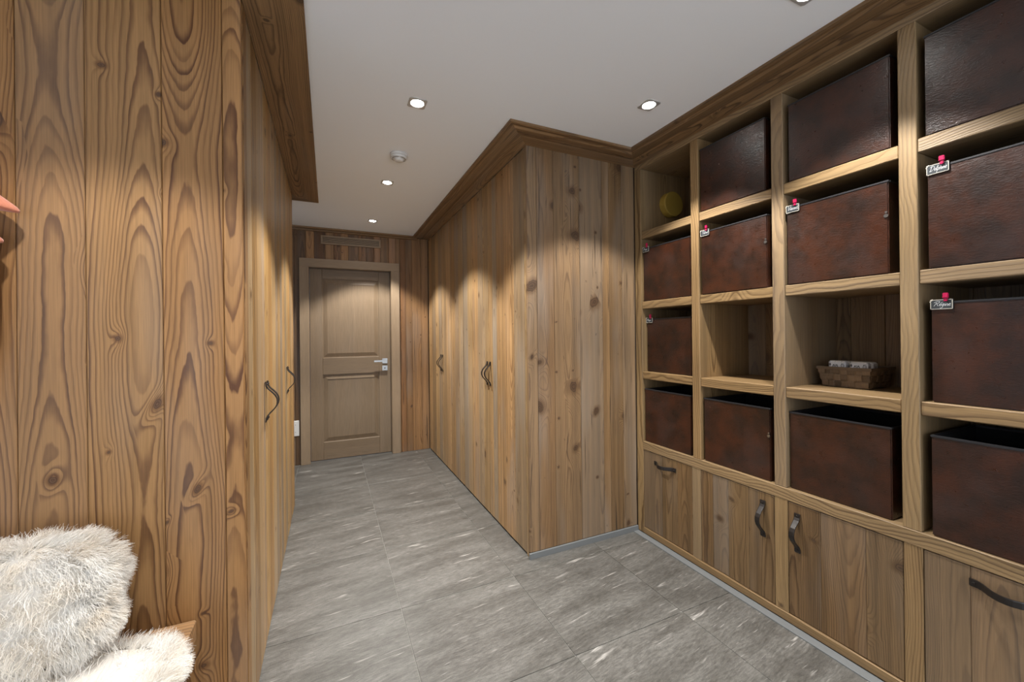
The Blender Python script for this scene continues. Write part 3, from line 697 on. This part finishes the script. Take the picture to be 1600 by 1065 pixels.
def name_tag(key, word, label, dz=0.0):
    x, y0, y1, zt = BOXES[key]; w, h = .056, .034
    yl = y1 + .001; zb = zt - .026 + dz; X = x - .0045
    t = empty('name_tag', (X, yl - w / 2, zb), label, 'tag', 'chalkboard name tags clipped to the boxes')
    slab('board', (X - .001, yl - w, zb), (X + .002, yl, zb + h), M_CHALK, t, 'y', .0004, 'x')
    bm = bmesh.new(); e = .0014; Xb = X - .0014
    for lo_, hi_ in (((yl - w + .001, zb + .001), (yl - .001, zb + .001 + e)), ((yl - w + .001, zb + h - .001 - e), (yl - .001, zb + h - .001)), ((yl - w + .001, zb + .001), (yl - w + .001 + e, zb + h - .001)), ((yl - .001 - e, zb + .001), (yl - .001, zb + h - .001))):
        bxm(bm, (Xb, *lo_), (X, *hi_))
    from_bm('border', bm, M_CREAM, t)
    bm = bmesh.new()                              # little flower ornament in the corner
    for dy_, dz_, r in ((.003, -.003, .0026), (.0062, -.0005, .002), (.001, -.0072, .002)):
        cyl(bm, (X - .0022, yl - dy_, zb + h + dz_), (X - .0008, yl - dy_, zb + h + dz_), r, 8)
    from_bm('ornament', bm, M_CREAM, t)
    total = sum(GL[c][0] for c in word); s = min((w - .014) / total, .0095); bm = bmesh.new()
    yy = yl - .008; base = zb + h * .34
    for c in word:
        ww, st = GL[c]
        for pl in st:
            pts = []
            for px_, pz_ in pl: pts.append((yy - (px_ + .22 * pz_) * s, base + pz_ * .0078))
            stroke_mesh(bm, pts, .0007, X - .0019)
        yy -= ww * s
    from_bm('writing', bm, M_INK, t)['label'] = 'white handwritten name'
    bm = bmesh.new(); yc = yl - w * .70; zc = zb + h
    bxm(bm, (X - .007, yc - .0068, zc + .002), (X + .0005, yc + .0068, zc + .021), .0015)
    bxm(bm, (X - .006, yc - .0048, zc - .0075), (X - .0015, yc + .0048, zc + .004), .0012)
    bxm(bm, (X - .009, yc - .0075, zc + .0045), (X - .003, yc + .0075, zc + .0075), .001)
    from_bm('clip', bm, M_CLIP, t)['label'] = 'magenta plastic clip'
name_tag((3, 1), 'Delphine', 'chalkboard name tag with magenta clip, upper of the two by the right edge')
name_tag((3, 2), 'REgine'.replace('E', 'E'), 'chalkboard name tag with magenta clip, lower of the two by the right edge')
name_tag((2, 1), 'Vincent', 'chalkboard name tag on the second row box of the third shelf column')
name_tag((1, 1), 'Thibaut', 'chalkboard name tag on the second row box of the second shelf column')
name_tag((0, 1), 'Maya', 'shaded name tag on the second row box beside the wardrobe')
name_tag((0, 2), 'Maya', 'shaded name tag on the third row box beside the wardrobe')

# ------------------------------------------------------------------ woven basket with patterned packs
bk = empty('woven_basket', (2.14, .985, 1.058), 'small brown woven basket in the shelf niche holding patterned packs', 'basket')
Z0, Z1 = 1.0605, 1.146
bx0, bx1, by0, by1 = 2.052, 2.215, .898, 1.066        # bottom
fl = .016                                             # flare at the rim
def ring(e, z): return [(bx0 - e, by0 - e, z), (bx1 + e, by0 - e, z), (bx1 + e, by1 + e, z), (bx0 - e, by1 + e, z)]
V = ring(0, Z0) + ring(fl, Z1) + ring(fl - .005, Z1) + ring(-.005, Z0 + .005)
Fc = [(3, 2, 1, 0), (12, 13, 14, 15)]
for k in range(3):
    for i in range(4):
        j = (i + 1) % 4; Fc.append((4 * k + i, 4 * k + j, 4 * k + 4 + j, 4 * k + 4 + i))
cb_ = Vector((2.13, .98, Z0)); from_py('liner', [Vector(v) - cb_ for v in V], Fc, M_BASKET, bk, Matrix.Translation(cb_))
ME_ST = {}
def strip(p, tdir, updir, n, w, h):
    k = (round(w, 4), round(h, 4))
    if k not in ME_ST:
        bm = bmesh.new(); g = []
        for i, sx in enumerate((-.5, -.25, .25, .5)):
            d = (.0, .0022, .0022, 0)[i]
            g.append([bm.verts.new((sx * w, -d, -.48 * h)), bm.verts.new((sx * w, -d, .48 * h))])
        for a, b in zip(g[:-1], g[1:]): bm.faces.new((a[0], b[0], b[1], a[1]))
        me = bpy.data.meshes.new('strip'); bm.to_mesh(me); bm.free(); me.materials.append(M_BASKET); ME_ST[k] = me
    R = Matrix((tdir, -n, updir)).transposed().to_4x4()
    put(bpy.data.objects.new('strip', ME_ST[k]), bk, None, Matrix.Translation(p) @ R)
sides = [((bx0, by1), (bx0, by0), (-1, 0)), ((bx0, by0), (bx1, by0), (0, -1)), ((bx1, by0), (bx1, by1), (1, 0)), ((bx1, by1), (bx0, by1), (0, 1))]
for A, B, n in sides:
    A, B = Vector((*A, 0)), Vector((*B, 0)); n3 = Vector((*n, 0)); td = (B - A).normalized(); L = (B - A).length
    up = (Vector((0, 0, Z1 - Z0)) + n3 * fl).normalized(); nn = td.cross(up); nn = nn if nn.dot(n3) > 0 else -nn
    for r in range(3):
        fz = (r + .5) / 3; ext = fl * fz; Lr = L + 2 * ext; cnt = 7
        for q in range(cnt):
            over = (q + r) % 2
            p = A - td * ext + td * (Lr * (q + .5) / cnt) + n3 * ext + Vector((0, 0, Z0 + (Z1 - Z0) * fz)) + nn * (.0012 if over else .0002)
            if over: strip(p, td, up, nn, Lr / cnt * 1.05, (Z1 - Z0) / 3)
            else: strip(p, up, -td, nn, (Z1 - Z0) / 3 * 1.05, Lr / cnt)
bm = bmesh.new()
for i in range(4):
    a, b = Vector(ring(fl, Z1)[i]), Vector(ring(fl, Z1)[(i + 1) % 4]); lo_ = [min(a[k], b[k]) - .003 for k in range(3)]; hi_ = [max(a[k], b[k]) + .003 for k in range(3)]
    lo_[2] = Z1 - .010; bxm(bm, lo_, hi_, .001)
from_bm('rim', bm, M_BASKET, bk)
for (a, b, c, d_), zt, lab in (((.985, 1.052, 2.062, 2.095), 1.173, 'flower printed pack at the front left of the basket'), ((.906, .972, 2.064, 2.097), 1.171, 'flower printed pack at the front right of the basket'), ((.905, 1.045, 2.102, 2.150), 1.170, 'pale pack at the back of the basket')):
    pk = empty('paper_pack', ((c + d_) / 2, (a + b) / 2, Z0 + .006), lab, 'pack', 'packs in the woven basket')
    slab('wrapper', (c, a, Z0 + .0065), (d_, b, zt), M_PRINT, pk, 'y', .006, 'x')
    slab('seal', (c + .004, a + .01, zt - .0005), (d_ - .004, b - .01, zt + .0012), M_CREAM, pk, 'y', .0005, 'z')

# round yellow disc on the inner side of the top corner niche
yd = empty('round_disc', (2.10, 2.018, 2.168), 'round olive yellow disc fixed inside the empty top corner niche', 'disc')
bm = bmesh.new(); Rr, T = .083, .05
prof = [(0, -T), (Rr * .93, -T), (Rr * .985, -T + .003), (Rr, -T + .010), (Rr, -.002), (Rr * .6, 0), (0, 0)]
seg = 40; rows = []
for r, dpt in prof:
    rows.append([bm.verts.new((2.105 + r * math.cos(2 * math.pi * i / seg), 2.016 + dpt, 2.170 + r * math.sin(2 * math.pi * i / seg))) for i in range(seg)] if r else [bm.verts.new((2.105, 2.016 + dpt, 2.170))])
for a, b in zip(rows[:-1], rows[1:]):
    for i in range(seg):
        j = (i + 1) % seg
        if len(a) == 1: bm.faces.new((a[0], b[i], b[j]))
        elif len(b) == 1: bm.faces.new((a[i], b[0], a[j]))
        else: bm.faces.new((a[i], b[i], b[j], a[j]))
bmesh.ops.recalc_face_normals(bm, faces=bm.faces[:])
from_bm('disc_body', bm, M_YELLOW, yd)
bm = bmesh.new(); cyl(bm, (2.105, 2.0155, 2.170), (2.105, 2.0178, 2.170), .03, 20); from_bm('mount', bm, M_IRON, yd)

# ------------------------------------------------------------------ downlights
def trim_mesh():
    bm = bmesh.new(); s = .0425; r0, r1 = .033, .029; seg = 32; z0, z1 = -.0035, .0
    sq = []
    for i in range(seg):
        a = 2 * math.pi * i / seg + math.pi / seg; m = max(abs(math.cos(a)), abs(math.sin(a)))
        sq.append((s * math.cos(a) / m, s * math.sin(a) / m))
    ci = [(math.cos(2 * math.pi * i / seg + math.pi / seg), math.sin(2 * math.pi * i / seg + math.pi / seg)) for i in range(seg)]
    loops = [[(x, y, z1 - .0002) for x, y in sq], [(x, y, z0 + .0015) for x, y in sq], [(x * .955, y * .955, z0) for x, y in sq], [(x * r0, y * r0, z0) for x, y in ci], [(x * r1, y * r1, z1 - .0004) for x, y in ci]]
    vs = [[bm.verts.new(p) for p in l] for l in loops]
    for a, b in zip(vs[:-1], vs[1:]):
        for i in range(seg): bm.faces.new((a[i], a[(i + 1) % seg], b[(i + 1) % seg], b[i]))
    bmesh.ops.recalc_face_normals(bm, faces=bm.faces[:])
    me = bpy.data.meshes.new('trim'); bm.to_mesh(me); bm.free(); me.materials.append(M_TRIM); return me
def lens_mesh():
    bm = bmesh.new(); seg = 28; prof = [(.0288, -.0008), (.024, -.0030), (.014, -.0048), (0, -.0055)]; rows = []
    for r, z in prof: rows.append([bm.verts.new((r * math.cos(2 * math.pi * i / seg), r * math.sin(2 * math.pi * i / seg), z)) for i in range(seg)] if r else [bm.verts.new((0, 0, z))])
    for a, b in zip(rows[:-1], rows[1:]):
        for i in range(seg):
            j = (i + 1) % seg
            if len(b) == 1: bm.faces.new((a[j], a[i], b[0]))
            else: bm.faces.new((a[j], a[i], b[i], b[j]))
    me = bpy.data.meshes.new('lens'); bm.to_mesh(me); bm.free(); me.materials.append(M_LENS); return me
ME_TRIM, ME_LENS = trim_mesh(), lens_mesh()
SPOTS = {}
def bulb(k):
    if k not in SPOTS:
        L = bpy.data.lights.new('bulb', 'SPOT'); L.energy = SPOT_W * k; L.color = SPOT_COL; L.spot_size = math.radians(98); L.spot_blend = .32; L.shadow_soft_size = .028
        SPOTS[k] = L
    return SPOTS[k]
def downlight(x, y, label, k=1.0):
    d = empty('downlight', (x, y, C), label, 'downlight', 'recessed square ceiling downlights')
    M = Matrix.Translation((x, y, C))
    put(bpy.data.objects.new('trim', ME_TRIM), d, None, M); put(bpy.data.objects.new('lens', ME_LENS), d, None, M)['label'] = 'glowing round lens'
    put(bpy.data.objects.new('bulb', bulb(k)), d, None, Matrix.Translation((x, y, C - .012)))
for x, y, lab in ((.403, 1.955, 'square downlight in the corridor ceiling, nearest of the corridor row'), (.403, 3.052, 'square downlight in the corridor ceiling just beyond the smoke detector'),
                  (.403, 4.121, 'square downlight in the corridor ceiling nearest the door'), (1.456, 1.512, 'square downlight before the shelving corner, right of the corridor row'),
                  (1.470, .795, 'square downlight at the top edge above the shelving'), (.403, .86, 'square downlight overhead, before the corridor row, out of view'),
                  
                  (-.56, .90, 'square downlight above the fleece covered bench, out of view'),
                  (.403, -1.35, 'square fill downlight added behind the viewpoint in line with the corridor'), (1.30, -1.35, 'square fill downlight added behind the viewpoint on the shelving side'),  # these three rear lamps are added; their bounce fills the ceiling
                  (-1.30, -1.20, 'square fill downlight added behind the viewpoint before the wide window')):
    downlight(x, y, lab, 1.42 if (x == .403 and y > 1) else (.95 if x > 1.4 else (1.2 if y < 0 else (.5 if x > 0 else .74))))

# smoke detector
sd = empty('smoke_detector', (.408, 2.552, C), 'round white smoke detector on the ceiling between two downlights', 'detector')
def lathe(name, prof, c, mat, parent, seg=36, smooth=True):
    bm = bmesh.new(); rows = []
    for r, z in prof: rows.append([bm.verts.new((r * math.cos(2 * math.pi * i / seg), r * math.sin(2 * math.pi * i / seg), z)) for i in range(seg)] if r else [bm.verts.new((0, 0, z))])
    for a, b in zip(rows[:-1], rows[1:]):
        for i in range(seg):
            j = (i + 1) % seg
            if len(a) == 1: bm.faces.new((a[0], b[i], b[j]))
            elif len(b) == 1: bm.faces.new((a[i], b[0], a[j]))
            else: bm.faces.new((a[i], b[i], b[j], a[j]))
    bmesh.ops.recalc_face_normals(bm, faces=bm.faces[:])
    return from_bm(name, bm, mat, parent, Matrix.Translation(c), smooth)
lathe('base', [(0, -.0002), (.052, -.0002), (.053, -.012), (.050, -.014), (0, -.014)], (.408, 2.552, C), M_WHITEP, sd)
hd = lathe('housing', [(0, -.012), (.049, -.012), (.0495, -.026), (.046, -.030), (0, -.030)], (.408, 2.552, C), M_WHITEP, sd)
for k, (r, z) in enumerate(((.0475, -.0285), (.0415, -.0303))):
    bm = bmesh.new()
    for a0 in (.15, 1.72, 3.29, 4.86):
        prev = None
        for i in range(9):
            a = a0 + 1.25 * i / 8
            q = [bm.verts.new((r * math.cos(a), r * math.sin(a), z)), bm.verts.new(((r - .003) * math.cos(a), (r - .003) * math.sin(a), z - .0012))]
            if prev: bm.faces.new((prev[0], prev[1], q[1], q[0]))
            prev = q
    from_bm('slot', bm, M_SLOT, hd, Matrix.Translation((.408, 2.552, C)))
lathe('sensor_cap', [(.030, -.028), (.028, -.040), (.022, -.044), (0, -.045)], (.408, 2.552, C), M_WHITEP, sd)

# ------------------------------------------------------------------ bench
bn = empty('bench', (-.9, 1.35, 0), 'thick larch plank bench against the honey coloured plank wall', 'bench')
slab('seat_plank', (-1.95, 1.315, .365), (-.383, YL0 - .002, .428), M_BENCH, bn, 'x', .004, 'z')
slab('seat_plank', (-1.95, 1.085, .365), (-.389, 1.313, .427), M_BENCH, bn, 'x', .004, 'z')
for xx in (-.52, -1.80): slab('leg', (xx - .04, 1.14, 0), (xx + .04, YL0 - .01, .365), M_BENCH, bn, 'z', .003, 'x')

# ------------------------------------------------------------------ sheepskins
rng = np.random.default_rng(3)
def fleece(name, label, ctr, half, power, seed, n, length, lean, droop, cat, tilt=0.0, bumps=.05):
    root = empty(name, (ctr[0], ctr[1], ctr[2] - half[2]), label, cat)
    half = np.array(half); rng = np.random.default_rng(seed)
    def surf(d):
        d = d / np.linalg.norm(d, axis=1)[:, None]
        k = (np.abs(d) ** power).sum(1) ** (-1 / power); p = d * k[:, None]
        wob = 1 + bumps * (np.sin(5 * p[:, 0] + seed) * np.cos(4 * p[:, 1] + 2 * p[:, 2]) + .6 * np.sin(9 * p[:, 0] + 7 * p[:, 2] + seed * 2))
        nrm = np.sign(p) * np.abs(p) ** (power - 1) / half; nrm /= np.linalg.norm(nrm, axis=1)[:, None]
        return p * half * wob[:, None], nrm
    R = np.array(Matrix.Rotation(tilt, 3, 'X'))
    bm = bmesh.new(); bmesh.ops.create_icosphere(bm, subdivisions=5, radius=1.0)
    D = np.array([v.co[:] for v in bm.verts]); S, N_ = surf(D); S = S * .97
    for v, q in zip(bm.verts, S @ R.T): v.co = q
    c = Vector(ctr)
    from_bm('hide', bm, M_WOOL, root, Matrix.Translation(c), True)
    # strands
    D = rng.normal(size=(n, 3)); D *= half ** .7; D /= np.linalg.norm(D, axis=1)[:, None]
    S, N_ = surf(D); S = S @ R.T; N_ = N_ @ R.T
    # locks: strands share the direction of their lock
    cells = np.floor(S / .028).astype(int); key = (cells * np.array([73856093, 19349663, 83492791])).sum(1) % 9973
    lockdir = rng.normal(size=(9973, 3)); ld = lockdir[key]; ld /= np.linalg.norm(ld, axis=1)[:, None]
    dr_ = N_ * lean + ld * .55 + rng.normal(size=(n, 3)) * .22 + np.array([.18, -.05, -droop]); dr_ /= np.linalg.norm(dr_, axis=1)[:, None]
    ln = length * rng.uniform(.55, 1.25, n); ln = np.where(S[:, 2] + ctr[2] + dr_[:, 2] * ln - ln * droop * .8 < .436, ln * .15, ln)
    side = np.cross(dr_, rng.normal(size=(n, 3))); side /= np.linalg.norm(side, axis=1)[:, None]
    curl = np.cross(side, dr_); ph = rng.uniform(0, 6.28, n); K = 5
    w0 = rng.uniform(.0006, .0011, n)
    P_ = []
    for k in range(K):
        t = k / (K - 1)
        q = S + dr_ * (ln * t)[:, None] + np.array([0, 0, -1.]) * (ln * droop * .8 * t * t)[:, None] + (curl * np.sin(ph + 5.5 * t)[:, None] + side * np.cos(ph + 5.0 * t)[:, None]) * (ln * .10 * t)[:, None]
        w = (w0 * (1 - .75 * t))[:, None]
        P_ += [q - side * w, q + side * w]
    V = np.stack(P_, 1).reshape(-1, 3); me = bpy.data.meshes.new('wool')
    base = (np.arange(n) * 2 * K)[:, None, None]
    quad = np.array([[2 * k, 2 * k + 1, 2 * k + 3, 2 * k + 2] for k in range(K - 1)])[None]
    Q = (base + quad).reshape(-1, 4)
    me.vertices.add(len(V)); me.vertices.foreach_set('co', V.astype(np.float32).ravel())
    me.loops.add(Q.size); me.loops.foreach_set('vertex_index', Q.astype(np.int32).ravel())
    me.polygons.add(len(Q)); me.polygons.foreach_set('loop_start', np.arange(0, Q.size, 4, dtype=np.int32))
    me.update(calc_edges=True); me.validate()
    o = bpy.data.objects.new('wool', me); put(o, root, M_WOOL, Matrix.Translation(c)); o['kind'] = 'stuff'; o['label'] = 'long curly cream wool'
    return root
fleece('sheepskin_cushion', 'large shaggy cream sheepskin cushion leaning against the plank wall', (-.81, 1.405, .642), (.275, .080, .150), 3.0, 1, 70000, .040, .85, .30, 'cushion', math.radians(-12), .05)
fleece('sheepskin_throw', 'white long haired sheepskin lying over the bench edge', (-.765, 1.235, .465), (.385, .202, .028), 3.2, 5, 70000, .045, .9, .20, 'sheepskin', 0, .02)

# ------------------------------------------------------------------ salmon garment at the left edge
gm = empty('garment', (-.95, 1.48, 1.25), 'salmon orange felt garment with pointed folds hanging at the left edge', 'garment')
def fold(name, pts, seg=20):
    """Soft wedge: sections (x, y, z, ry, rz_up, rz_down)."""
    bm = bmesh.new(); rows = []
    for x, y, z, ry, ru, rd in pts:
        rows.append([bm.verts.new((x, y + ry * math.cos(2 * math.pi * i / seg), z + (ru if math.sin(2 * math.pi * i / seg) > 0 else rd) * math.sin(2 * math.pi * i / seg))) for i in range(seg)])
    for a, b in zip(rows[:-1], rows[1:]):
        for i in range(seg): bm.faces.new((a[i], b[i], b[(i + 1) % seg], a[(i + 1) % seg]))
    bm.faces.new(rows[0]); bm.faces.new(rows[-1][::-1]); bmesh.ops.recalc_face_normals(bm, faces=bm.faces[:])
    return from_bm(name, bm, M_FELT, gm, None, True)
fold('fold', [(-1.16, 1.46, 1.70, .05, .12, .03), (-1.0, 1.45, 1.70, .09, .11, .03), (-.88, 1.46, 1.672, .085, .085, .022), (-.80, 1.48, 1.657, .060, .050, .012), (-.765, 1.495, 1.650, .035, .024, .008), (-.748, 1.505, 1.647, .014, .010, .006), (-.743, 1.508, 1.646, .003, .003, .003)])
fold('fold', [(-1.12, 1.46, 1.58, .06, .10, .03), (-.95, 1.46, 1.58, .08, .09, .02), (-.84, 1.47, 1.573, .062, .055, .014), (-.79, 1.485, 1.566, .035, .022, .010), (-.772, 1.495, 1.563, .012, .008, .006), (-.768, 1.497, 1.562, .002, .002, .002)])
fold('fold', [(-1.12, 1.47, 1.47, .06, .10, .03), (-.95, 1.47, 1.48, .08, .08, .02), (-.85, 1.48, 1.49, .055, .045, .014), (-.806, 1.49, 1.49, .025, .018, .010), (-.794, 1.495, 1.488, .004, .004, .004)])
fold('body', [(-1.20, 1.47, 1.42, .03, .20, .30), (-1.10, 1.46, 1.42, .08, .24, .36), (-.98, 1.46, 1.42, .085, .24, .38), (-.88, 1.475, 1.42, .065, .20, .32), (-.82, 1.495, 1.44, .045, .15, .22), (-.795, 1.505, 1.45, .028, .12, .15), (-.787, 1.51, 1.46, .008, .08, .10)])
bm = bmesh.new(); cyl(bm, (-1.06, YL0 - .001, 1.80), (-1.06, 1.46, 1.80), .009); cyl(bm, (-1.06, 1.46, 1.79), (-1.06, 1.46, 1.83), .012)
hk = empty('wall_hook', (-1.06, YL0, 1.78), 'black iron coat hook on the plank wall holding the salmon garment', 'hook'); from_bm('peg', bm, M_IRON, hk)
bm = bmesh.new(); bxm(bm, (-1.085, YL0 - .006, 1.77), (-1.035, YL0 - .0005, 1.83), .002); from_bm('plate', bm, M_IRON, hk)
